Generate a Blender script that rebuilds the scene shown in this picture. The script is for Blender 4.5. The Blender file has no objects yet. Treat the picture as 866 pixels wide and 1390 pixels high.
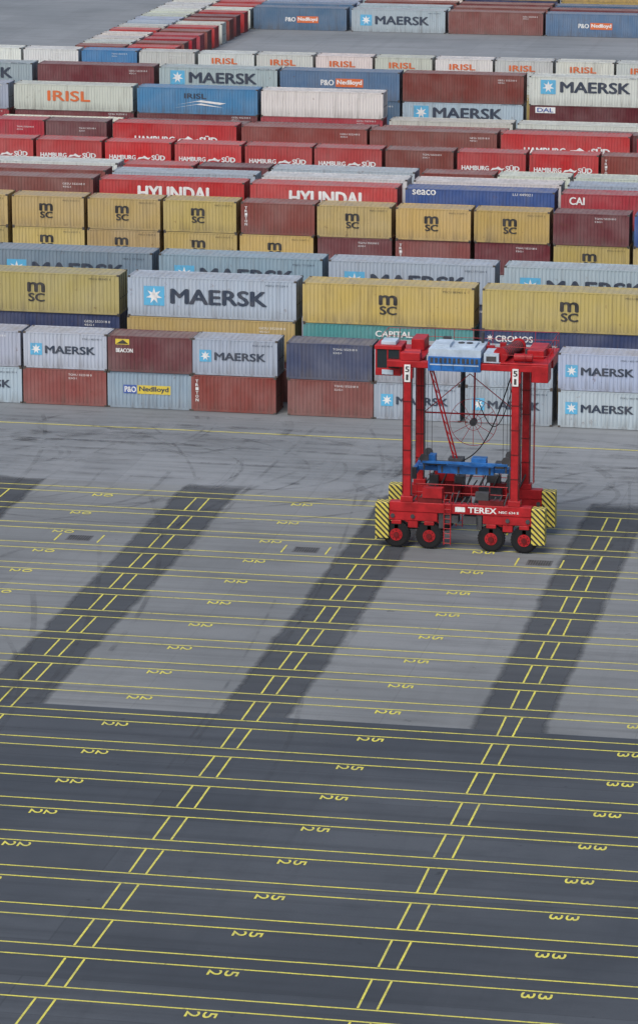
import bpy, math, random
from mathutils import Vector, Matrix
random.seed(7)
scene = bpy.context.scene
COL = scene.collection

# ------------------------------------------------------------------ materials
def new_mat(name):
    m = bpy.data.materials.new(name); m.use_nodes = True
    nt = m.node_tree
    return m, nt, nt.nodes['Principled BSDF']

def N(nt, typ, **kw):
    n = nt.nodes.new(typ)
    for k, v in kw.items():
        setattr(n, k, v)
    return n

def mixc(nt, fac, a, b, blend='MIX'):
    n = nt.nodes.new('ShaderNodeMix'); n.data_type = 'RGBA'; n.blend_type = blend
    for idx, v in ((0, fac), (6, a), (7, b)):
        if hasattr(v, 'links'):
            nt.links.new(v, n.inputs[idx])
        else:
            n.inputs[idx].default_value = v if not isinstance(v, tuple) else (v + (1,) if len(v) == 3 else v)
    return n.outputs[2]

def noise(nt, vec, scale, detail=4, rough=0.55, mscale=None):
    if mscale:
        mp = N(nt, 'ShaderNodeMapping'); mp.inputs['Scale'].default_value = mscale
        nt.links.new(vec, mp.inputs['Vector']); vec = mp.outputs[0]
    n = N(nt, 'ShaderNodeTexNoise'); n.inputs['Scale'].default_value = scale
    n.inputs['Detail'].default_value = detail; n.inputs['Roughness'].default_value = rough
    nt.links.new(vec, n.inputs['Vector'])
    return n.outputs['Fac']

def ramp(nt, val, a, b, va=0.0, vb=1.0):
    r = N(nt, 'ShaderNodeMapRange'); r.clamp = True
    nt.links.new(val, r.inputs[0])
    for i, v in enumerate((a, b, va, vb)):
        r.inputs[i + 1].default_value = v
    return r.outputs[0]

def math_(nt, op, a, b=None):
    n = N(nt, 'ShaderNodeMath', operation=op)
    for i, v in enumerate((a, b)):
        if v is None: continue
        if hasattr(v, 'links'): nt.links.new(v, n.inputs[i])
        else: n.inputs[i].default_value = v
    return n.outputs[0]

def container_paint():
    m, nt, b = new_mat('container_paint')
    oi = N(nt, 'ShaderNodeObjectInfo'); tc = N(nt, 'ShaderNodeTexCoord'); geo = N(nt, 'ShaderNodeNewGeometry')
    off = math_(nt, 'MULTIPLY', oi.outputs['Random'], 300.0)
    va = N(nt, 'ShaderNodeVectorMath', operation='ADD')
    nt.links.new(tc.outputs['Object'], va.inputs[0]); nt.links.new(off, va.inputs[1])
    v = va.outputs[0]
    fade = mixc(nt, ramp(nt, oi.outputs['Random'], 0, 1, 0.0, 0.12), oi.outputs['Color'], (0.42, 0.40, 0.38))
    big = noise(nt, v, 0.5, 3)
    c = mixc(nt, ramp(nt, big, 0.35, 0.7, 0.0, 0.12), fade, (0.5, 0.48, 0.45))
    st = noise(nt, v, 1.0, 5, 0.6, (3.0, 3.0, 0.25))
    c = mixc(nt, ramp(nt, st, 0.52, 0.78, 0.0, 0.38), c, (0.09, 0.07, 0.055))
    ru = noise(nt, v, 1.7, 6, 0.7)
    c = mixc(nt, ramp(nt, ru, 0.63, 0.72, 0.0, 0.6), c, (0.13, 0.055, 0.03))
    # grime gathering along the bottom rail
    so_ = N(nt, 'ShaderNodeSeparateXYZ'); nt.links.new(tc.outputs['Object'], so_.inputs[0])
    low = math_(nt, 'MULTIPLY', ramp(nt, so_.outputs['Z'], 0.9, 0.05), ramp(nt, st, 0.3, 0.7, 0.05, 0.5))
    c = mixc(nt, low, c, (0.11, 0.095, 0.085))
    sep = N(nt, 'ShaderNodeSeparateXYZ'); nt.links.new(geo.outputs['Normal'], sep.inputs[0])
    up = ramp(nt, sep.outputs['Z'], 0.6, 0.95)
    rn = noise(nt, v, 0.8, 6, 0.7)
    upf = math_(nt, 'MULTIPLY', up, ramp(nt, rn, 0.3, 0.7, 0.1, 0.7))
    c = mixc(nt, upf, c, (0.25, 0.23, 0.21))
    nt.links.new(c, b.inputs['Base Color'])
    b.inputs['Roughness'].default_value = 0.6
    b.inputs['Specular IOR Level'].default_value = 0.25
    return m

def flat_mat(name, col, rough=0.55, var=0.25, metal=0.0, scale=1.5):
    m, nt, b = new_mat(name)
    tc = N(nt, 'ShaderNodeTexCoord')
    n = noise(nt, tc.outputs['Object'], scale, 5, 0.65)
    dark = tuple(x * (1 - var * 1.6) for x in col)
    c = mixc(nt, ramp(nt, n, 0.35, 0.7), col, dark)
    nt.links.new(c, b.inputs['Base Color'])
    b.inputs['Roughness'].default_value = rough; b.inputs['Metallic'].default_value = metal
    b.inputs['Specular IOR Level'].default_value = 0.3
    return m

def logo_mat(name, col):
    m, nt, b = new_mat(name)
    tc = N(nt, 'ShaderNodeTexCoord'); oi = N(nt, 'ShaderNodeObjectInfo')
    off = math_(nt, 'MULTIPLY', oi.outputs['Random'], 200.0)
    va = N(nt, 'ShaderNodeVectorMath', operation='ADD')
    nt.links.new(tc.outputs['Object'], va.inputs[0]); nt.links.new(off, va.inputs[1])
    n = noise(nt, va.outputs[0], 2.2, 6, 0.7, (1.5, 1.0, 0.6))
    c = mixc(nt, ramp(nt, n, 0.4, 0.75, 0.0, 0.35), col, (0.22, 0.20, 0.19))
    nt.links.new(c, b.inputs['Base Color']); b.inputs['Roughness'].default_value = .55
    nt.links.new(ramp(nt, n, 0.55, 0.8, 1.0, 0.55), b.inputs['Alpha'])
    return m

PAINT = container_paint()
STEEL = flat_mat('casting_steel', (0.10, 0.085, 0.075), 0.7)
LM = {
 'maersk_blue': logo_mat('logo_light_blue', (0.10, 0.42, 0.66)),
 'white': logo_mat('logo_white', (0.78, 0.78, 0.76)),
 'dark': logo_mat('logo_dark_blue', (0.025, 0.04, 0.07)),
 'black': logo_mat('logo_black', (0.018, 0.016, 0.016)),
 'orange': logo_mat('logo_orange', (0.66, 0.14, 0.03)),
 'red': logo_mat('logo_red', (0.5, 0.04, 0.03)),
 'blue': logo_mat('logo_blue', (0.03, 0.09, 0.35)),
 'yellow': logo_mat('logo_yellow', (0.68, 0.52, 0.05)),
}

def ground_mat(name, ca, cb, stain, slab=True, soft_edge=False, patches=False):
    m, nt, b = new_mat(name)
    geo = N(nt, 'ShaderNodeNewGeometry'); P = geo.outputs['Position']
    n1 = noise(nt, P, 0.05, 6, 0.6)
    c = mixc(nt, ramp(nt, n1, 0.38, 0.62), ca, cb)
    if patches:
        # strips of asphalt laid by the paver: slightly different tones with fine seams
        br = N(nt, 'ShaderNodeTexBrick'); br.offset = 0.37
        br.inputs['Scale'].default_value = 1.0
        br.inputs['Brick Width'].default_value = 41.0; br.inputs['Row Height'].default_value = 4.15
        br.inputs['Mortar Size'].default_value = 0.04; br.inputs['Bias'].default_value = 0
        br.inputs['Color1'].default_value = (0.80, 0.80, 0.81, 1); br.inputs['Color2'].default_value = (1.06, 1.06, 1.06, 1)
        br.inputs['Mortar'].default_value = (0.66, 0.66, 0.66, 1)
        nt.links.new(P, br.inputs['Vector'])
        c = mixc(nt, 0.75, c, br.outputs['Color'], 'MULTIPLY')
    n2 = noise(nt, P, 0.35, 7, 0.7, (0.5, 1.0, 1.0))
    c = mixc(nt, ramp(nt, n2, 0.50, 0.75, 0.0, 0.45), c, stain)
    n3 = noise(nt, P, 9.0, 4, 0.8)
    c = mixc(nt, ramp(nt, n3, 0.3, 0.7, 0.0, 0.24), c, stain)
    n4 = noise(nt, P, 1.0, 5, 0.6, (0.03, 1.2, 1.0))
    c = mixc(nt, ramp(nt, n4, 0.48, 0.70, 0.0, 0.45), c, stain)
    n5 = noise(nt, P, 1.0, 4, 0.6, (0.9, 0.04, 1.0))
    c = mixc(nt, ramp(nt, n5, 0.55, 0.75, 0.0, 0.25), c, stain)
    n6 = noise(nt, P, 1.1, 3, 0.5)
    c = mixc(nt, ramp(nt, n6, 0.70, 0.76, 0.0, 0.5), c, tuple(x*.6 for x in stain))
    if slab:
        br = N(nt, 'ShaderNodeTexBrick'); br.offset = 0.0
        br.inputs['Scale'].default_value = 1.0
        br.inputs['Brick Width'].default_value = 6.55; br.inputs['Row Height'].default_value = 9.4
        br.inputs['Mortar Size'].default_value = 0.03; br.inputs['Bias'].default_value = 0
        br.inputs['Color1'].default_value = (0.86, 0.86, 0.86, 1); br.inputs['Color2'].default_value = (1, 1, 1, 1)
        br.inputs['Mortar'].default_value = (0.7, 0.7, 0.7, 1)
        nt.links.new(P, br.inputs['Vector'])
        c = mixc(nt, 0.5, c, br.outputs['Color'], 'MULTIPLY')
    nt.links.new(c, b.inputs['Base Color'])
    b.inputs['Roughness'].default_value = 0.75
    b.inputs['Specular IOR Level'].default_value = 0.25
    bp = N(nt, 'ShaderNodeBump'); bp.inputs['Strength'].default_value = 0.15; bp.inputs['Distance'].default_value = 0.02
    nt.links.new(n3, bp.inputs['Height']); nt.links.new(bp.outputs[0], b.inputs['Normal'])
    if soft_edge:
        at = N(nt, 'ShaderNodeAttribute', attribute_name='edge')
        e = math_(nt, 'ADD', at.outputs['Fac'], math_(nt, 'MULTIPLY', math_(nt, 'SUBTRACT', n2, 0.5), 1.2))
        nt.links.new(ramp(nt, e, 0.12, 0.75, 0.0, 0.92), b.inputs['Alpha'])
    return m

M_CONC = ground_mat('concrete_ground', (0.200, 0.217, 0.228), (0.262, 0.277, 0.288), (0.125, 0.130, 0.135))
M_SLAB = ground_mat('slab_ground', (0.172, 0.182, 0.186), (0.232, 0.242, 0.245), (0.10, 0.103, 0.103))
M_ASPH = ground_mat('asphalt_dark', (0.056, 0.064, 0.075), (0.086, 0.095, 0.107), (0.034, 0.038, 0.044), slab=False, patches=True)
M_STRIP = ground_mat('asphalt_strip', (0.065, 0.071, 0.079), (0.092, 0.099, 0.107), (0.042, 0.045, 0.05), slab=False, soft_edge=True)

def yellow_mat():
    m, nt, b = new_mat('road_paint_yellow')
    geo = N(nt, 'ShaderNodeNewGeometry'); P = geo.outputs['Position']
    n = noise(nt, P, 0.8, 8, 0.75)
    c = mixc(nt, ramp(nt, n, 0.42, 0.75, 0.0, 0.7), (0.70, 0.63, 0.09), (0.24, 0.235, 0.14))
    nt.links.new(c, b.inputs['Base Color']); b.inputs['Roughness'].default_value = 0.6
    n2 = noise(nt, P, 5.0, 5, 0.75)
    nt.links.new(ramp(nt, n2, 0.52, 0.72, 1.0, 0.35), b.inputs['Alpha'])
    return m
M_YEL = yellow_mat()

def skid_mat():
    m, nt, b = new_mat('tyre_mark_rubber')
    geo = N(nt, 'ShaderNodeNewGeometry'); P = geo.outputs['Position']
    b.inputs['Base Color'].default_value = (0.06, 0.06, 0.063, 1); b.inputs['Roughness'].default_value = 0.8
    n = noise(nt, P, 0.35, 6, 0.7)
    nt.links.new(ramp(nt, n, 0.42, 0.78, 0.0, 0.42), b.inputs['Alpha'])
    return m
M_SKID = skid_mat()

def hazard_mat():
    m, nt, b = new_mat('hazard_stripes')
    tc = N(nt, 'ShaderNodeTexCoord')
    sp = N(nt, 'ShaderNodeSeparateXYZ'); nt.links.new(tc.outputs['Object'], sp.inputs[0])
    s = math_(nt, 'ADD', math_(nt, 'ADD', sp.outputs[0], sp.outputs[1]), sp.outputs[2])
    f = math_(nt, 'FRACT', math_(nt, 'MULTIPLY', s, 2.9))
    g = math_(nt, 'GREATER_THAN', f, 0.55)
    n = noise(nt, tc.outputs['Object'], 3, 5)
    y = mixc(nt, ramp(nt, n, 0.4, 0.8, 0, .5), (0.66, 0.55, 0.09), (0.3, 0.25, 0.1))
    c = mixc(nt, g, y, (0.03, 0.03, 0.03))
    nt.links.new(c, b.inputs['Base Color']); b.inputs['Roughness'].default_value = 0.5
    return m

# ------------------------------------------------------------------ mesh builder
class MB:
    def __init__(s): s.v = []; s.f = []; s.m = []
    def quad(s, a, b, c, d, m=0):
        i = len(s.v); s.v += [a, b, c, d]; s.f.append((i, i+1, i+2, i+3)); s.m.append(m)
    def box(s, x0, x1, y0, y1, z0, z1, m=0):
        i = len(s.v)
        s.v += [(x0,y0,z0),(x1,y0,z0),(x1,y1,z0),(x0,y1,z0),(x0,y0,z1),(x1,y0,z1),(x1,y1,z1),(x0,y1,z1)]
        for f in ((3,2,1,0),(4,5,6,7),(0,1,5,4),(1,2,6,5),(2,3,7,6),(3,0,4,7)):
            s.f.append(tuple(i+k for k in f)); s.m.append(m)
    def cyl(s, p0, p1, r, n=10, m=0, r1=None):
        p0 = Vector(p0); p1 = Vector(p1); d = (p1-p0).normalized()
        a = Vector((0,0,1)) if abs(d.z) < .9 else Vector((1,0,0))
        u = d.cross(a).normalized(); w = d.cross(u)
        r1 = r if r1 is None else r1
        i = len(s.v)
        for k in range(n):
            t = 2*math.pi*k/n; o = u*math.cos(t)+w*math.sin(t)
            s.v.append(tuple(p0+o*r)); s.v.append(tuple(p1+o*r1))
        for k in range(n):
            j = (k+1) % n
            s.f.append((i+2*k, i+2*j, i+2*j+1, i+2*k+1)); s.m.append(m)
        s.f.append(tuple(i+2*k for k in range(n))[::-1]); s.m.append(m)
        s.f.append(tuple(i+2*k+1 for k in range(n))); s.m.append(m)
    def beam(s, p0, p1, w, h, m=0):
        p0 = Vector(p0); p1 = Vector(p1); d = (p1-p0).normalized()
        a = Vector((0,1,0)) if abs(d.y) < .9 else Vector((0,0,1))
        u = d.cross(a).normalized(); q = d.cross(u)
        i = len(s.v)
        for p in (p0, p1):
            for su, sq in ((-1,-1),(1,-1),(1,1),(-1,1)):
                s.v.append(tuple(p+u*su*w/2+q*sq*h/2))
        for f in ((3,2,1,0),(4,5,6,7),(0,1,5,4),(1,2,6,5),(2,3,7,6),(3,0,4,7)):
            s.f.append(tuple(i+k for k in f)); s.m.append(m)
    def mesh(s, name, mats):
        me = bpy.data.meshes.new(name); me.from_pydata(s.v, [], s.f)
        for mt in mats: me.materials.append(mt)
        me.polygons.foreach_set('material_index', s.m); me.update()
        return me
    def obj(s, name, mats, parent=None, loc=(0,0,0), bevel=0):
        me = s.mesh(name, mats)
        o = bpy.data.objects.new(name, me); COL.objects.link(o); o.location = loc
        if parent: o.parent = parent
        if bevel:
            import bmesh
            bm = bmesh.new(); bm.from_mesh(me)
            bmesh.ops.recalc_face_normals(bm, faces=bm.faces); bm.to_mesh(me); bm.free()
            bv = o.modifiers.new('Bevel', 'BEVEL'); bv.width = bevel; bv.segments = 1; bv.limit_method = 'ANGLE'
        return o

# ------------------------------------------------------------------ text
_tc = {}
def text_geo(body):
    k = body
    if k in _tc: return _tc[k]
    cu = bpy.data.curves.new('t', 'FONT'); cu.body = body; cu.resolution_u = 3
    o = bpy.data.objects.new('t', cu); COL.objects.link(o)
    dg = bpy.context.evaluated_depsgraph_get(); dg.update()
    me = bpy.data.meshes.new_from_object(o.evaluated_get(dg))
    vs = [tuple(v.co) for v in me.vertices]; fs = [tuple(p.vertices) for p in me.polygons]
    bpy.data.objects.remove(o); bpy.data.curves.remove(cu); bpy.data.meshes.remove(me)
    xs = [v[0] for v in vs]; ys = [v[1] for v in vs]
    x0, x1, y0, y1 = min(xs), max(xs), min(ys), max(ys)
    vs = [((v[0]-x0)/(x1-x0), (v[1]-y0)/(y1-y0)) for v in vs]
    _tc[k] = (vs, fs); return _tc[k]

def logo_mesh(name, parts):
    mb = MB(); mats = []
    def mi(k):
        if k not in mats: mats.append(k)
        return mats.index(k)
    for p in parts:
        if p[0] == 't':
            vs, fs = text_geo(p[1]); m = mi(p[6])
            bold = p[7] if len(p) > 7 else .05
            d = bold*p[5]
            offs = [(0,0)] if bold == 0 else [(-d,0),(d,0),(0,d*.5),(0,-d*.5)]
            for j, (ox, oz) in enumerate(offs):
                i = len(mb.v)
                mb.v += [(p[2]+v[0]*p[4]+ox, -0.006-.0008*j, p[3]+v[1]*p[5]+oz) for v in vs]
                for f in fs: mb.f.append(tuple(i+k for k in f)); mb.m.append(m)
        elif p[0] == 'r':
            x, z, w, h = p[1:5]; m = mi(p[5])
            mb.quad((x,-.001,z),(x+w,-.001,z),(x+w,-.001,z+h),(x,-.001,z+h), m)
        elif p[0] == 'star':
            x, z, r = p[1:4]; m = mi(p[4]); i = len(mb.v); n = 14
            mb.v.append((x,-.006,z))
            for k in range(n):
                rr = r if k % 2 == 0 else r*0.42; a = math.pi/2+2*math.pi*k/n
                mb.v.append((x+rr*math.cos(a), -.006, z+rr*math.sin(a)))
            for k in range(n):
                mb.f.append((i, i+1+k, i+1+(k+1) % n)); mb.m.append(m)
        elif p[0] == 'poly':
            i = len(mb.v); m = mi(p[2]); mb.v += [(a,-.006,b) for a, b in p[1]]
            mb.f.append(tuple(range(i, i+len(p[1])))); mb.m.append(m)
    return mb.mesh(name, [LM[k] for k in mats])

swan = lambda x, z, s: ('poly', [(x,z),(x+.5*s,z+.12*s),(x+.95*s,z+.02*s),(x+1.15*s,z+.22*s),(x+.9*s,z+.16*s),(x+.6*s,z+.34*s),(x+.45*s,z+.22*s),(x+.15*s,z+.2*s)], 'white')
LOGO = {
 'm20': [('r',.5,.95,.85,.85,'maersk_blue'),('star',.925,1.375,.36,'white'),('t','MAERSK',1.6,1.1,3.6,.54,'dark',.07),('t','MSKU 482190 4',4.3,2.15,1.4,.12,'dark',0)],
 'm40': [('r',1.15,.8,1.5,1.4,'maersk_blue'),('star',1.9,1.5,.6,'white'),('t','MAERSK',3.15,1.0,6.9,1.05,'dark',.07),('t','MSKU 771204 9',10,2.45,1.6,.14,'dark',0)],
 's20': [('t','m',2.35,1.38,1.05,.58,'black',.09),('t','SC',2.4,.78,1.0,.5,'black',.08),('t','MSCU 315577 2',4.3,2.2,1.4,.12,'black',0)],
 's40': [('t','m',5.5,1.5,1.2,.66,'black',.09),('t','SC',5.55,.8,1.15,.58,'black',.08),('t','MSCU 883401 6',10,2.5,1.6,.14,'black',0)],
 'h20': [('t','HAMBURG',.4,1.0,2.4,.38,'white',.06),('t','SÜD',4.3,1.0,1.2,.52,'white',.06),swan(2.95,1.0,1.1)],
 'h40': [('t','HAMBURG',2.2,1.05,3.9,.6,'white',.06),('t','SÜD',8.6,1.05,1.7,.78,'white',.06),swan(6.3,1.1,1.9)],
 'i20': [('t','IRISL',1.5,1.1,2.7,.6,'orange',.07)],
 'i40': [('t','IRISL',3.5,.95,4.3,1.0,'orange',.06)],
 'ib40': [('t','IRISL',4.8,1.55,2.2,.5,'dark'),('poly',[(4.0,.9),(6,1.25),(8.4,1.0),(9,1.15),(6.5,1.4)],'white'),('poly',[(3.6,.55),(6,.95),(8.8,.7),(6.5,1.08)],'white')],
 'hy40': [('t','HYUNDAI',3.3,.9,5.9,1.1,'white',.06)],
 'sc40': [('t','seaco',.6,2.0,1.9,.42,'white'),('t','LU 449021',8.8,2.15,1.6,.2,'white',0)],
 'cai40': [('t','CAI',.7,1.6,1.2,.6,'white')],
 'k40': [('t','K LINE',.8,1.3,1.5,.5,'white')],
 'po20': [('r',1.15,1.05,.95,.62,'blue'),('t','P&O',1.25,1.15,.8,.4,'white'),('r',2.15,1.05,2.4,.62,'yellow'),('t','Nedlloyd',2.3,1.14,2.1,.44,'dark')],
 'po40': [('t','P&O',4.2,1.1,1.3,.55,'white'),('r',5.7,.95,2.8,.85,'orange'),('t','Nedlloyd',5.85,1.08,2.5,.58,'white')],
 'cap40': [('t','CAPITAL',5.2,2.1,2.6,.42,'white')],
 'cro40': [('t','CRONOS',.95,2.1,2.6,.42,'white'),('star',.55,2.35,.25,'white')],
 'bea20': [('r',.55,1.95,1.0,.4,'yellow'),('t','BEACON',.6,1.4,1.2,.28,'white'),('poly',[(.6,2.0),(1.5,2.0),(1.1,2.3)],'black')],
 'tri': [('t',c,.32,2.05-i*.27,.2,.2,'white') for i, c in enumerate('TRITON')],
 'dal40': [('r',.6,1.8,2.0,.6,'white'),('t','DAL',.8,1.9,1.6,.4,'blue')],
 'num': [('t','TGHU 552318 0',3.3,2.15,1.7,.14,'white',0),('t','22G1',3.3,1.9,.6,.12,'white',0)],
 'num40': [('t','GESU 552318 0',9.6,2.3,1.9,.16,'white',0),('t','45G1',9.6,2.05,.7,.14,'white',0)],
}
_lm = {}
def get_logo(k):
    if k not in _lm: _lm[k] = logo_mesh('logo_'+k, LOGO[k])
    return _lm[k]

# ------------------------------------------------------------------ containers
W = 2.438
def container_mesh(L, H):
    mb = MB()
    c = .16
    for x in (0, L-c):
        for y in (0, W-c):
            mb.box(x+.004, x+c-.004, y+.004, y+c-.004, .118, H-.118, 0)
            for z0, z1 in ((0, .12), (H-.12, H)):
                mb.box(x-.002, x+c+.02, y-.002, y+c+.002, z0, z1, 1)
    for y0, y1 in ((.012, .07), (W-.07, W-.012)):
        mb.box(c, L-c, y0, y1, .012, .16, 0)
        mb.box(c, L-c, y0, y1, H-.09, H-.012, 0)
    for x0, x1 in ((.012, .07), (L-.07, L-.012)):
        mb.box(x0, x1, c, W-c, .012, .17, 0)
        mb.box(x0, x1, c, W-c, H-.12, H-.012, 0)
    span = L-2*c; n = round(span/.278); p = span/n
    pts = []
    for k in range(n):
        x = c+k*p
        pts += [(x, .016), (x+p*.28, .016), (x+p*.5, .052), (x+p*.78, .052)]
    pts.append((L-c, .016))
    for (xa, da), (xb, db) in zip(pts[:-1], pts[1:]):
        mb.quad((xa,da,.16),(xb,db,.16),(xb,db,H-.09),(xa,da,H-.09))
        mb.quad((xb,W-db,.16),(xa,W-da,.16),(xa,W-da,H-.09),(xb,W-db,H-.09))
    n2 = round(span/.42); p2 = span/n2
    rp = []
    for k in range(n2):
        x = c+k*p2; rp += [(x, H-.05), (x+p2*.35, H-.05), (x+p2*.5, H-.022), (x+p2*.85, H-.022)]
    rp.append((L-c, H-.05))
    for (xa, za), (xb, zb) in zip(rp[:-1], rp[1:]):
        mb.quad((xa,.07,za),(xb,.07,zb),(xb,W-.07,zb),(xa,W-.07,za))
    for x0, x1 in ((.07, c), (L-c, L-.07)):
        mb.quad((x0,.16,H-.03),(x1,.16,H-.03),(x1,W-.16,H-.03),(x0,W-.16,H-.03))
    mb.quad((c,.07,.1),(c,W-.07,.1),(L-c,W-.07,.1),(L-c,.07,.1))
    m = 8; q = (W-2*c)/m
    for k in range(m):
        y = c+k*q
        pp = [(y,.02),(y+q*.3,.02),(y+q*.5,.055),(y+q*.8,.055),(y+q,.02)]
        for (ya, da), (yb, db) in zip(pp[:-1], pp[1:]):
            mb.quad((db,yb,.17),(da,ya,.17),(da,ya,H-.12),(db,yb,H-.12))
    for y0, y1 in ((c, W/2-.01), (W/2+.01, W-c)):
        mb.box(L-.09, L-.045, y0, y1, .17, H-.12, 0)
        for f in (.25, .78):
            y = y0+(y1-y0)*f
            mb.cyl((L-.02, y, .1), (L-.02, y, H-.1), .018, 6, 1)
            mb.box(L-.03, L-.008, y-.02, y+.28, 1.1, 1.16, 1)
        for z in (.4, .9, 1.45, 2.0, 2.35):
            mb.box(L-.045, L-.03, y0+.03, y1-.03, z, z+.05, 0)
    return mb.mesh('container_shell', [PAINT, STEEL])

CM = {(20, 'S'): container_mesh(6.058, 2.591), (40, 'H'): container_mesh(12.192, 2.896), (40, 'S'): container_mesh(12.192, 2.591), (20, 'H'): container_mesh(6.058, 2.896)}
HH = {'S': 2.591, 'H': 2.896}
C = dict(
 grey=(.38,.45,.52), white=(.64,.635,.59), tan=(.47,.345,.115), brown=(.215,.045,.036), maroon=(.135,.014,.022),
 red=(.46,.024,.026), crim=(.38,.011,.03), navy=(.016,.034,.11), blue=(.018,.075,.30), lblue=(.04,.24,.50),
 teal=(.075,.27,.26), pob=(.08,.16,.27), pog=(.22,.31,.37), green=(.05,.14,.08), dgrey=(.22,.25,.28), orange=(.45,.10,.03))
def put(L, T, X, Y, z, col, logo=None, dz=0):
    o = bpy.data.objects.new('shipping_container', CM[(L, T)]); COL.objects.link(o)
    o.location = (X+random.uniform(-.06, .06), Y+random.uniform(-.06, .06), z)
    o.rotation_euler = (0, 0, random.uniform(-.0025, .0025))
    k = random.uniform(.82, 1.12); cc = C[col]
    o.color = tuple(min(.8, x*k*random.uniform(.93, 1.07)) for x in cc)+(1,)
    if logo is None: logo = 'num' if L == 20 else 'num40'; dz = 0
    lo = bpy.data.objects.new('logo', get_logo(logo)); COL.objects.link(lo)
    lo.parent = o; lo.location = (0, .006, dz)
def col_(L, T, X, Y, stack, dz=0):
    z = .02
    for s in stack:
        if isinstance(s, str): s = (s, None)
        put(L, T, X, Y, z, s[0], s[1], dz); z += HH[T]+.012

def gx(k): return -64.75+6.38*k       # 20 ft bay grid
def rnd(): return random.choice(['grey','brown','maroon','red','tan','white','grey','brown','navy','pob'])
m20=('grey','m20'); m40=('grey','m40'); s20=('tan','s20'); s40=('tan','s40'); h20=('red','h20'); h40=('red','h40')
i20=('white','i20'); i40=('white','i40')
t20=('brown','tri')

A = {-96.6:[m20,'brown'], -90.2:['brown',m20], -83.8:['brown','maroon'], -77.35:[m20,'grey'], -71.1:[('brown',None),m20], -64.95:[('pog','po20'),('maroon','bea20')],
 -58.9:[('brown','tri'),m20], -52.1:['brown','navy'], -45.95:[m20,'grey'], -39.5:[m20,'grey'], -33.05:[m20,m20], -26.6:[m20,m20], -20.2:['brown',m20], -13.9:[m20,'navy']}
for x, s in A.items(): col_(20, 'S', x, 248, s)
B = {-102.9:['brown','navy',s40], -90.1:['tan','tan',m40], -77.3:['brown','navy',s40], -64.5:['brown','tan',m40], -51.75:['brown',('teal','cap40'),s40], -39.0:['tan',('navy','cro40'),s40], -26.2:['brown','navy',s40], -13.4:['brown','tan',m40]}
for x, s in B.items(): col_(40, 'H', x, 252, s)
for x in (-102.7,-89.9,-77.1,-64.4,-51.7,-38.9,-26.1,-13.3): col_(40, 'H', x, 261, [rnd(), rnd(), ('pog' if x in (-77.1,-64.4) else 'grey','m40')], dz=-.1)
D = {-4:(s20,s20),-3:(s20,s20),-2:(s20,s20),-1:(s20,s20),0:(s20,t20),1:('maroon',s20),2:(t20,s20),3:('maroon',s20),4:(s20,'maroon'),5:('tan','blue'),6:(s20,s20),-5:(s20,s20),7:(s20,s20)}
for k, s in D.items(): col_(20, 'S', gx(k), 290, [rnd()]+list(s))
E = {-6:['maroon'],-4:[('brown',None)],-2:[('red','hy40')],0:[('red','hy40')],2:[('blue','sc40')],4:[('crim','cai40')],6:['brown']}
for k, s in E.items(): col_(40, 'H', gx(k), 294, [rnd(), rnd()]+s, dz=.4)
F1 = ['grey','brown','grey','white','white','grey','brown']
F2 = ['brown','white','red','grey','brown','white','red']
for i, k in enumerate((-6,-4,-2,0,2,4,6)):
    col_(40, 'H', gx(k), 298.2, [rnd(), rnd(), F1[i]])
    if i % 2: col_(40, 'H' , gx(k), 302.2, [rnd(), rnd(), F2[i]])
    else:
        col_(20, 'H' , gx(k), 302.2, [rnd(), rnd(), F2[i]]); col_(20, 'H' , gx(k+1), 302.2, [rnd(), rnd(), random.choice(['white','grey','maroon'])])
for k in range(-7, 8): col_(20, 'S', gx(k), 306.6, [rnd(), rnd()])
for k in range(-7, 8):
    top = {1:t20, 4:t20, 7:'brown', 6:'dgrey'}.get(k, h20)
    if k == 1: top = ('brown', None)
    if k == 0: top = h20
    col_(20, 'S', gx(k), 320.4, [rnd(), 'red', top])
for X, L, s in ((-115.4,40,('crim','k40')),(-102.6,20,('crim',None)),(-96.3,20,('maroon',None)),(-89.7,40,h40),(-77,40,'brown'),(-64.5,40,('brown',None)),(-51.8,40,h40),(-39,40,'crim'),(-26.3,40,'brown')):
    col_(L, 'H', X, 345.4, [rnd(), s])
for X in (-115.4,-102.6,-89.9,-77.1,-64.4,-51.6,-38.9): col_(40,'S',X,350.6,[rnd(), random.choice(['brown','white','maroon'])])
for X, s in ((-115.4,[rnd(),'crim','grey']),(-102.6,[rnd(),'maroon',('white','i40')]),(-90.0,[rnd(),'maroon',('lblue','ib40')]),(-77.4,[rnd(),'crim','white']),(-64.6,[rnd(),'white']),(-51.9,[rnd(),'white']),(-39.1,[rnd(),'grey'])):
    col_(40, 'S', X, 356.4, s)
for X, s in ((-115.3,[rnd(),'grey',m40]),(-102.5,[rnd(),'white','maroon']),(-89.8,[rnd(),'grey',m40]),(-77.3,[rnd(),'pob',('pob','po40')]),(-64.8,[rnd(),m40,'brown']),(-52.0,[rnd(),('maroon','dal40'),('white','m40')]),(-39.2,[rnd(),'brown',m40])):
    col_(40, 'H', X, 365, s, dz=.35)
for X in (-102.5,-89.8,-77.3,-64.8,-52,-39.2): col_(40,'S',X,374.5,[rnd(), rnd()])
for k in range(-9, 6):
    top = {-6:('lblue',None), -5:('white',None), -7:('white',None), -8:('white',None)}.get(k, i20)
    if k == -9: top = ('grey', None)
    col_(20, 'S', gx(k), 384, [rnd(), 'white', top], dz=.35)
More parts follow.
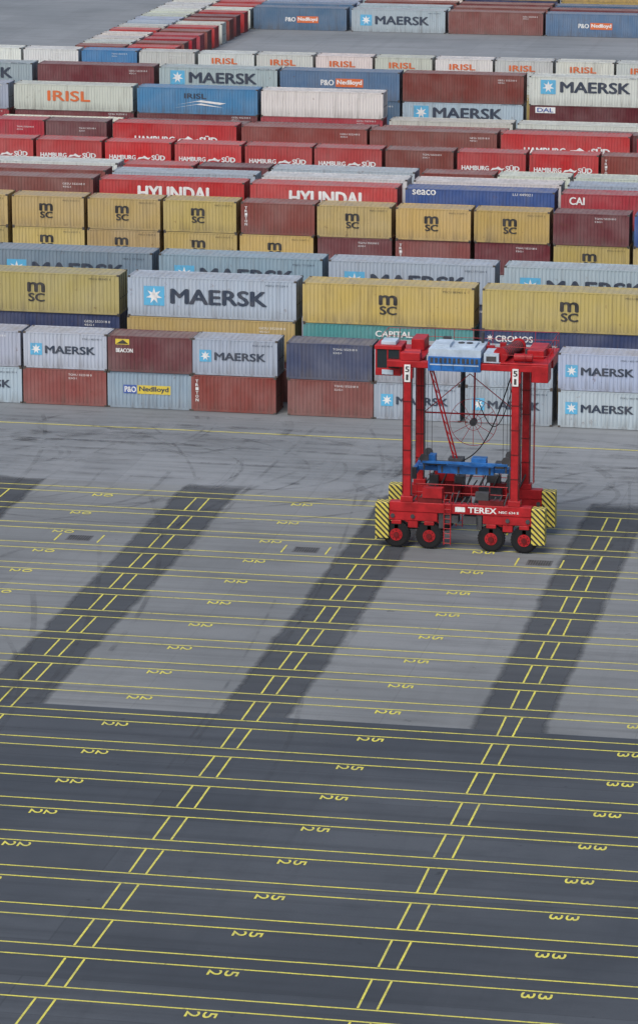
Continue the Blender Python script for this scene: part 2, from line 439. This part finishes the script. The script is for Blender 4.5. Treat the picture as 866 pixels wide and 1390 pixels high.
for i, X in enumerate((-103,-90.2,-77.6,-65,-52.3,-39.5)):
    s = [('pob','po40'),('grey','m40'),'brown',('pob','po40'),('brown',None),m40][i]
    col_(40, 'H', X, 470, [s])
    col_(40, 'H', X, 474.6, [['pob','grey','brown','maroon','grey','brown'][i]])
    col_(40, 'H', X, 479.2, [['grey','brown','maroon','pob','red','grey'][i]])
    col_(40, 'H', X, 483.8, [rnd(), rnd()])
Y = 404
while Y < 492:
    for k in (-8, -7):
        col_(20, 'S', gx(k), Y, [random.choice(['white','crim','red','brown','maroon','red','brown']) if k == -7 else random.choice(['white','white','grey','brown','red','maroon'])])
    Y += 4.1
for k in (-6,-5): 
    for Yb in (404, 408.1, 412.2, 416.3, 420.4): col_(20,'S',gx(k),Yb,[rnd()])

# ------------------------------------------------------------------ ground and markings
def sheet(name, x0, x1, y0, y1, z, mat):
    mb = MB(); mb.quad((x0,y0,z),(x1,y0,z),(x1,y1,z),(x0,y1,z)); return mb.obj(name, [mat])
sheet('ground', -3000, 3000, -1500, 5000, 0, M_CONC)
sheet('concrete_pavement', -160, 60, 178.6, 226.5, .004, M_SLAB)
sheet('asphalt_pavement', -220, 120, 60, 178.6, .006, M_ASPH)
LANES = [-78.7,-65.55,-52.4,-39.35,-26.15,-13.0]
vs, fs, ed = [], [], []
for lx in LANES:
    xs = [-2.15,-1.75,-1.45,1.45,1.75,2.15]; ex = [0,.5,1,1,.5,0]
    ys = [178.601, 182, 224.6, 226.0, 227.2]; ey = [1,1,1,.5,0]
    base = len(vs)
    for j, y in enumerate(ys):
        for i, dx in enumerate(xs): vs.append((lx+dx, y, .009)); ed.append(min(ex[i], ey[j]))
    for j in range(len(ys)-1):
        for i in range(len(xs)-1):
            a = base+j*6+i; fs.append((a, a+1, a+7, a+6))
me = bpy.data.meshes.new('asphalt_lane_strips'); me.from_pydata(vs, [], fs); me.materials.append(M_STRIP)
at = me.attributes.new('edge', 'FLOAT', 'POINT'); at.data.foreach_set('value', ed); me.update()
COL.objects.link(bpy.data.objects.new('asphalt_lane_strips', me))

mb = MB()
PITCH = 4.7; Y0 = 146.5; NS = range(-8, 17)
def hline(y, w=.12, x0=-160, x1=60):
    x = x0
    while x < x1:
        xe = min(x+26, x1); dy = random.uniform(-.015,.015)
        mb.quad((x,y-w/2+dy,.013),(xe,y-w/2+dy,.013),(xe,y+w/2+dy,.013),(x,y+w/2+dy,.013)); x = xe
for n in NS:
    yc = Y0+PITCH*n
    hline(yc-1.7); hline(yc+1.7)
    for x in LANES:
        for dx in (-.42, .42):
            j = random.uniform(-.05,.05); jx = random.uniform(-.03,.03)
            mb.quad((x+dx-.05+jx,yc-1.62+j,.018),(x+dx+.05+jx,yc-1.62+j,.018),(x+dx+.05,yc+1.62+j,.018),(x+dx-.05,yc+1.62+j,.018))
hline(Y0+PITCH*17-1.7)
hline(242, .17, -220, 120)
def ground_digit(ch, cx, cy, w, h):
    vs, fs = text_geo(ch)
    for q, (ox, oy) in enumerate(((-.012,0),(.012,0),(0,.012))):
        i = len(mb.v)
        mb.v.extend([(cx+(v[1]-.5)*w+ox, cy-(v[0]-.5)*h+oy, .018+.0005*q) for v in vs])
        for f in fs: mb.f.append(tuple(i+k for k in f)); mb.m.append(0)
for n in NS:
    yc = Y0+PITCH*n+1.15
    for x, t in ((-72,'20'),(-58.9,'20'),(-45.85,'22'),(-32.75,'25'),(-19.6,'33')):
        jx = random.uniform(-.1,.1)
        ground_digit(t[0], x-.36+jx, yc, .58, .62); ground_digit(t[1], x+.36+jx, yc, .58, .62)
mb.obj('painted_lane_markings', [M_YEL])

# tyre marks
mb = MB()
def ribbon(pts, w, z=.022):
    L = []
    for i, p in enumerate(pts):
        a = pts[max(0,i-1)]; b = pts[min(len(pts)-1,i+1)]
        dx, dy = b[0]-a[0], b[1]-a[1]; l = math.hypot(dx, dy) or 1
        nx, ny = -dy/l*w/2, dx/l*w/2
        L.append(((p[0]+nx,p[1]+ny,z),(p[0]-nx,p[1]-ny,z)))
    for a, b in zip(L[:-1], L[1:]): mb.quad(a[0], a[1], b[1], b[0])
zk = .022
for _ in range(46):
    cx = random.choice((random.uniform(-75, -50), random.uniform(-40,-18))); cy = random.uniform(224, 243); r = random.uniform(5, 18)
    a0 = random.uniform(0, 6.28); sp = random.uniform(.8, 2.2)
    for dr in (0, random.choice((.55, 4.4, .3))):
        pts = []
        for k in range(28):
            a = a0+sp*k/27; rr = r+dr+.5*math.sin(k*.2)
            x, y = cx+rr*math.cos(a), cy+rr*.8*math.sin(a)
            if y < 246.5: pts.append((x, y))
            else: break
        if len(pts) > 3: ribbon(pts, random.uniform(.15,.34), zk); zk += .0004
for _ in range(34):
    x = random.choice(LANES)+random.uniform(-3,3); y = random.uniform(165, 225); dx = random.uniform(-10,10); ln = random.uniform(15, 40)
    pts = [(x+dx*(k/20)**2, y+ln*k/20) for k in range(21) if y+ln*k/20 < 246]
    if len(pts) > 3: ribbon(pts, random.uniform(.15,.35), zk); zk += .0004
for _ in range(26):
    y = random.uniform(228,246); x = random.uniform(-110,-40)
    ribbon([(x+k*2.5, y+.4*math.sin(k*.3+x)) for k in range(20)], random.uniform(.2,.5), zk); zk += .0004
mb.obj('tyre_marks', [M_SKID])

# drains
M_GR = flat_mat('cast_iron', (.05,.05,.052), .6, .3)
M_FR = flat_mat('drain_frame', (.14,.14,.14), .7, .3)
for x, y in ((-57.5,212.1),(-43.4,212.0),(-29.2,211.7)):
    d = MB()
    d.box(-.75,.75,-.62,.62,.0,.02,0)
    for k in range(9): d.box(-.62+k*.15,-.55+k*.15,-.5,.5,.018,.03,1)
    for s in (-1, 1):
        d.quad((s*1.35-.05,-.9,.012),(s*1.35+.05,-.9,.012),(s*1.35+.05,.9,.012),(s*1.35-.05,.9,.012),2)
    d.obj('drain_cover', [M_FR, M_GR, M_YEL], loc=(x,y,.006))

# ------------------------------------------------------------------ straddle carrier
RED = flat_mat('carrier_red', (.44,.017,.022), .45, .28, scale=1.3)
DRED = flat_mat('carrier_dark_red', (.16,.012,.014), .5, .3)
BLU = flat_mat('spreader_blue', (.03,.17,.50), .45, .35)
LBL = flat_mat('housing_light', (.48,.57,.66), .45, .2)
BLK = flat_mat('rubber', (.014,.014,.015), .85, .2)
GRY = flat_mat('machinery_grey', (.07,.07,.075), .6, .3)
WHT = LM['white']
m, nt, b = new_mat('cab_glass'); b.inputs['Base Color'].default_value = (.02,.03,.035,1); b.inputs['Roughness'].default_value = .08
GLS = m
HAZ = hazard_mat()
sc = bpy.data.objects.new('straddle_carrier', None); COL.objects.link(sc); sc.location = (-34.3, 216.15, 0.022)
SY = 2.25
f = MB()
for s in (-1, 1):
    y = s*SY
    f.box(-4.3,4.3,y-.3,y+.3,2.25,2.85)
    for cx in (-2.88, 2.88):
        f.box(cx-1.5,cx+1.5,y-.26,y+.26,1.7,2.25)
        for wx in (-1.0, 1.0):
            f.box(cx+wx-.30,cx+wx+.30,y-.27,y+.27,1.45,1.698)
            f.box(cx+wx-.14,cx+wx+.14,y-.25,y+.25,.8,1.45)
        f.box(cx-.3,cx+.3,y-.22,y+.22,1.25,1.7)
    for x in (-3.25, 3.25):
        f.box(x-.225,x+.225,y-.26,y+.26,2.85,11.0)
        f.box(x-.38,x+.38,y-.31,y+.31,2.853,3.2)
        f.box(x-.30,x+.30,y-.29,y+.29,10.4,11.1)
    f.box(-4.5,4.8,y-.24,y+.24,11.103,11.5)
f.box(-3.6,-2.95,-SY+.25,SY-.25,11.11,11.45); f.box(2.95,3.6,-SY+.25,SY-.25,11.11,11.45)
f.box(-.3,.3,-SY+.25,SY-.25,11.15,11.4)
f.obj('side_frames', [RED], sc, bevel=.03)
w = MB(); hb = MB()
for s in (-1, 1):
    for x in (-3.88,-1.88,1.88,3.88):
        y = s*SY
        w.cyl((x,y-.25,.8),(x,y+.25,.8),.70,28); w.cyl((x,y-.2,.8),(x,y+.2,.8),.80,28)
        for k in range(30):
            a = 2*math.pi*k/30; ca, sa = math.cos(a), math.sin(a)
            w.beam((x+.79*ca,y-.19,.8+.79*sa),(x+.79*ca,y+.19,.8+.79*sa),.07,.05)
        for q in (-1,1):
            hb.cyl((x,y+q*.245,.8),(x,y+q*.275,.8),.38,20); hb.cyl((x,y+q*.27,.8),(x,y+q*.36,.8),.17,12,1)
            for k in range(8):
                a = k*math.pi/4; hb.cyl((x+.28*math.cos(a),y+q*.27,.8+.28*math.sin(a)),(x+.28*math.cos(a),y+q*.30,.8+.28*math.sin(a)),.035,6,1)
w.obj('tyres', [BLK], sc); hb.obj('wheel_hubs', [RED, DRED], sc)
d = MB()
for s in (-1,1):
    y = s*SY
    for x in (-.9, .2):
        d.box(x,x+.8,y-.36,y+.36,1.7,2.14,0)
    for x in (-.95,-.55):
        d.cyl((x,y-.42,.35),(x,y-.42,3.4),.03,6,1)
    for k in range(10): d.cyl((-.95,y-.42,.45+k*.3),(-.55,y-.42,.45+k*.3),.02,5,1)
    for x in (-2.6,1.1): d.box(x,x+1.5,y-.25,y+.25,2.86,3.15,2)
    d.box(-2.3,-1.1,y-.3,y+.3,3.16,3.75,1); d.box(.9,1.7,y-.25,y+.25,3.16,3.6,0)
    for k in range(16): d.cyl((-2.9+k*.37,y-.2,2.9),(-2.7+k*.37,y+.1,3.2+.13*(k%4)),.045,6,0)
    for x in (-2.7,-1.6,-.5,.6,1.7,2.7): d.cyl((x,y+.26,2.85),(x,y+.26,3.9),.025,6,1)
    for z in (3.4,3.9): d.cyl((-2.8,y+.26,z),(2.8,y+.26,z),.025,6,1)
    for x in (-2.97,2.97): d.cyl((x,y-.24,3.3),(x,y-.24,11.0),.035,6,0)
    for x in (-3.53,3.53): d.cyl((x,y-.1,3.3),(x,y-.1,11.0),.03,6,2)
    for x in (-3.25,3.25):
        for z in (4.5,6.0,7.5,9.0): d.box(x-.235,x+.235,y-.27,y+.27,z,z+.08,2)
    if s == 1:
        for q in (-.2,.2): d.cyl((3.75,y+q,3.2),(3.75,y+q,11.2),.025,6,1)
        for k in range(20): d.cyl((3.75,y-.2,3.4+k*.4),(3.75,y+.2,3.4+k*.4),.02,5,1)
    # solid dark boxes standing in for the shaded gaps between the bogies
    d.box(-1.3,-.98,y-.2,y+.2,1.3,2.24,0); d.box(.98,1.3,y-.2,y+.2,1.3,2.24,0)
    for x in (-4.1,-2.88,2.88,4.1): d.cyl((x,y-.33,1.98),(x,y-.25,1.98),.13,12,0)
d.box(-1.6,-.6,1.4,1.9,2.3,3.1,2); d.box(.5,1.9,1.35,1.9,2.3,2.95,0)
for k in range(8): d.cyl((-2.7+k*.8,1.8,2.9),(-2.3+k*.8,2.0,3.8),.05,6,0)
for x in (-2.6,-1.0,2.2): d.box(x,x+.55,1.7,2.3,2.87,3.55+.2*(x>0),0)
d.obj('sill_machinery', [GRY, RED, DRED], sc)
h = MB()
for s in (-1,1):
    for x0, x1 in ((-5.15,-4.32),(4.32,5.15)):
        h.box(x0,x1,s*SY-.38,s*SY+.38,.55,2.8)
h.obj('hazard_bumpers', [HAZ], sc, bevel=.04)
def carr_text(t, x, z, wd, ht, y, mat='white'):
    me = logo_mesh('lettering', [('t',t,x,z,wd,ht,mat)])
    o = bpy.data.objects.new('lettering', me); COL.objects.link(o); o.parent = sc; o.location = (0,y,0)
carr_text('TEREX', .5, 2.38, 1.7, .34, -SY-.305); carr_text('NSC 634 E', 2.35, 2.42, 1.2, .14, -SY-.305)
p = MB()
p.box(-.3,.3,-SY-.308,-SY-.302,2.4,2.7)
for x in (-3.25,3.25): p.box(x-.18,x+.18,-SY-.33,-SY-.3,10.25,11.3)
p.obj('number_plates', [WHT], sc)
for x in (-3.25,3.25):
    carr_text('5', x-.11, 10.85, .22, .34, -SY-.334, 'black'); carr_text('1', x-.06, 10.36, .11, .34, -SY-.334, 'black')
t = MB()
t.box(-4.6,-2.4,-1.9,1.95,11.51,11.6); t.box(2.3,5.2,-2.5,2.5,11.51,11.62); t.box(-2.4,2.3,.9,2.4,11.51,11.57)
t.box(4.2,5.2,-2.52,-1.2,10.5,11.51); t.box(3.7,4.7,-.9,1.6,11.62,12.1); t.box(4.35,5.1,.4,2.4,10.8,11.51)
t.box(-4.5,-3.7,-1.9,-.9,11.6,12.15); t.box(-3.5,-2.7,.2,1.9,11.6,12.3); t.box(-3.7,-2.5,-2.48,-1.9,11.51,12.0)
t.obj('top_platform', [RED], sc, bevel=.03)
e = MB()
e.box(-2.0,1.15,-2.45,.3,11.85,12.3,1); e.box(-2.0,1.15,-2.6,.3,11.0,11.849,0)
e.box(-1.7,-.8,-1.9,-.3,12.3,12.48,1); e.box(-.5,.7,-1.8,-.2,12.3,12.42,1)
for x in (-.25,.25): e.cyl((x,-1.0,12.42),(x,-1.0,12.47),.2,16,2)
e.cyl((.9,-.1,12.3),(.9,-.1,12.95),.09,10,2)
for k in range(11): e.box(-1.85+k*.27,-1.7+k*.27,-2.63,-2.602,11.5,11.8,2)
for k in range(5): e.box(-1.9+k*.7,-1.88+k*.7,-2.612,-2.601,11.05,11.8,2)
e.box(-1.9,1.05,-2.612,-2.603,11.35,11.42,1)
e.box(1.3,2.2,-2.3,-.6,11.55,12.1,1); e.box(1.45,2.05,-2.33,-2.302,11.65,11.95,2)
e.obj('engine_housing', [BLU, LBL, GRY], sc, bevel=.02)
r = MB()
r.cyl((2.3,-1.9,12.0),(2.9,.9,12.0),.34,20); r.cyl((2.25,-2.05,12.0),(2.3,-1.85,12.0),.45,20,0); r.cyl((2.9,.9,12.0),(2.95,1.05,12.0),.45,20)
for k in range(10): r.cyl((2.38+k*.055,-1.55+k*.25,12.0),(2.395+k*.055,-1.48+k*.25,12.0),.36,20,1)
r.cyl((3.1,-2.1,11.9),(4.2,-2.1,11.9),.24,14)
r.cyl((-3.6,-1.5,11.85),(-2.6,-1.5,11.85),.2,12)
for k in range(20):
    a = random.uniform(-4.4,4.7); yy = random.uniform(-.5,2.2); r.box(a,a+random.uniform(.15,.5),yy,yy+.3,11.6,11.7+random.uniform(.1,.5),k % 2)
r.obj('hoist_drums', [RED, GRY], sc)
c = MB()
c.box(-5.3,-3.75,-1.95,-.25,10.45,10.9,0); c.box(-5.35,-3.7,-2.0,-.2,12.05,12.28,0)
for x in (-5.3,-3.85):
    for y in (-1.95,-.35): c.box(x,x+.1,y,y+.1,10.9,12.05,0)
c.box(-4.6,-4.52,-1.95,-1.87,10.9,12.05,0)
c.box(-5.27,-3.78,-1.92,-.28,10.9,12.049,1)
c.box(-5.0,-4.1,-1.7,-.6,12.28,12.5,2); c.box(-4.9,-4.2,-2.02,-1.97,10.52,10.82,2)
c.obj('driver_cab', [RED, GLS, LBL], sc, bevel=.02)
hr = MB()
def rail(pts):
    for a, b in zip(pts[:-1], pts[1:]):
        for z in (.5, 1.0):
            hr.cyl((a[0],a[1],a[2]+z),(b[0],b[1],b[2]+z),.016,6)
        n = max(1, int(math.dist(a, b)/1.1))
        for k in range(n+1):
            q = [a[i]+(b[i]-a[i])*k/n for i in range(3)]; hr.cyl(q,(q[0],q[1],q[2]+1.0),.016,6)
rail([(-4.5,1.9,11.6),(-2.4,2.35,11.57),(2.3,2.35,11.57),(5.15,2.45,11.6),(5.15,-2.45,11.6),(2.4,-2.45,11.6)])
rail([(-5.2,-.2,11.6),(-5.2,1.9,11.6),(-4.5,1.9,11.6)])
hr.obj('handrails', [RED], sc)
s_ = MB()
s_.box(-1.7,1.7,-.55,.55,4.25,4.75,0); s_.box(-3.0,-1.7,-.38,-.12,4.35,4.62,0); s_.box(-3.0,-1.7,.12,.38,4.35,4.62,0)
s_.box(1.7,2.95,-.38,-.12,4.35,4.62,0); s_.box(1.7,2.95,.12,.38,4.35,4.62,0)
for x in (-3.05,2.95): s_.box(x-.12,x+.12,-1.07,1.07,4.2,4.62,0)
for x in (-3.05,2.95):
    for y in (-1.2,1.2): s_.box(x-.16,x+.16,y-.13,y+.13,4.0,4.7,1)
s_.box(-1.1,-.2,-.4,.4,4.75,5.15,1); s_.box(.3,1.2,-.35,.35,4.75,5.2,0); s_.box(-2.3,-1.9,-.3,.3,4.62,5.3,0); s_.box(1.75,2.3,-.3,.3,4.62,5.0,1)
for x in (-2.5,2.5):
    for y in (-.8,.8):
        s_.cyl((x,y-.06,5.2),(x,y+.06,5.2),.28,14,1); s_.cyl((x,y,4.5),(x,y,5.2),.06,6,1)
        s_.cyl((x-.2,y,5.2),(x-.2,y,11.2),.018,5,2); s_.cyl((x+.2,y,5.2),(x+.2,y,11.2),.018,5,2)
s_.box(-2.6,2.6,-.9,-.7,4.9,5.05,0)
s_.box(-2.6,-1.2,-.69,.2,4.78,4.88,1)
for x in (-1.5,-.5,.6,1.4): s_.box(x,x+.12,-.58,-.551,4.3,4.7,1)
s_.obj('spreader', [BLU, GRY, BLK], sc, bevel=.015)
br = MB()
br.cyl((-2.0,-SY+.1,11.1),(-.75,-.2,5.0),.05,8,0); br.cyl((-1.8,-SY+.1,11.1),(-.55,-.2,5.0),.05,8,0)
for k in range(9):
    a = k/9; br.cyl((-2+1.25*a,-SY+.1+2.0*a,11.1-6.1*a),(-1.8+1.25*a,-SY+.1+2.0*a,10.8-6.1*a),.03,6,0)
br.cyl((-3,SY-.2,7.4),(3,SY-.2,7.4),.05,8,0)
br.cyl((-3,SY-.2,7.4),(-.2,SY-.2,9.9),.03,6,0); br.cyl((3,SY-.2,7.4),(-.2,SY-.2,9.9),.03,6,0)
ctr = Vector((.1,1.6,7.0))
for rr in (1.45,.5):
    for k in range(36):
        a, b2 = 2*math.pi*k/36, 2*math.pi*(k+1)/36
        br.cyl(ctr+Vector((rr*math.cos(a),0,rr*math.sin(a))), ctr+Vector((rr*math.cos(b2),0,rr*math.sin(b2))), .018, 5, 0)
for k in range(12):
    a = 2*math.pi*k/12; br.cyl(ctr, ctr+Vector((1.45*math.cos(a),0,1.45*math.sin(a))), .016, 5, 0)
br.cyl(ctr+Vector((0,-.15,0)), ctr+Vector((0,.3,0)), .22, 14, 1)
br.beam(ctr+Vector((0,.3,0)), (0.1,SY-.1,11.15), .10,.10,0)
prev = None
for k in range(25):
    a = k/24; q = Vector((2.9-3.2*a, -.4, 11.1-6.1*a-1.4*math.sin(math.pi*a)))
    if prev is not None: br.cyl(prev, q, .04, 6, 2)
    prev = q
prev = None
for k in range(25):
    a = k/24; q = Vector((.6+2.4*a, .3, 8.6-2.6*math.sin(math.pi*a)+2.4*a))
    if prev is not None: br.cyl(prev, q, .03, 6, 2)
    prev = q
br.obj('braces_and_cable_reel', [RED, GRY, BLK], sc)

# ------------------------------------------------------------------ light, sky
EL, AZ = math.radians(52), math.radians(200)
sd = Vector((math.sin(AZ)*math.cos(EL), math.cos(AZ)*math.cos(EL), math.sin(EL)))
sun = bpy.data.lights.new('sun', 'SUN'); sun.energy = 2.0; sun.angle = math.radians(35); sun.color = (1, .985, .94)
so = bpy.data.objects.new('sun', sun); COL.objects.link(so); so.rotation_euler = sd.to_track_quat('Z', 'Y').to_euler()
wd = bpy.data.worlds.new('World'); scene.world = wd; wd.use_nodes = True
sky = wd.node_tree.nodes.new('ShaderNodeTexSky'); sky.sky_type = 'NISHITA'; sky.sun_disc = False
sky.sun_elevation = EL; sky.sun_rotation = AZ; sky.dust_density = 3.0; sky.air_density = 1.0
bg = wd.node_tree.nodes['Background']; bg.inputs['Strength'].default_value = .15
wd.node_tree.links.new(sky.outputs[0], bg.inputs['Color'])
scene.view_settings.view_transform = 'Standard'; scene.view_settings.look = 'None'; scene.view_settings.exposure = 0

# ------------------------------------------------------------------ camera
cam = bpy.data.cameras.new('camera'); co = bpy.data.objects.new('camera', cam); COL.objects.link(co)
cam.sensor_fit = 'HORIZONTAL'; cam.sensor_width = 36; cam.lens = 36*5050/866
cam.shift_y = -45/866; cam.clip_start = 1; cam.clip_end = 9000
co.location = (0, 0, 57)
co.rotation_euler = (math.radians(90-13.66), 0, math.radians(11.36))
scene.camera = co
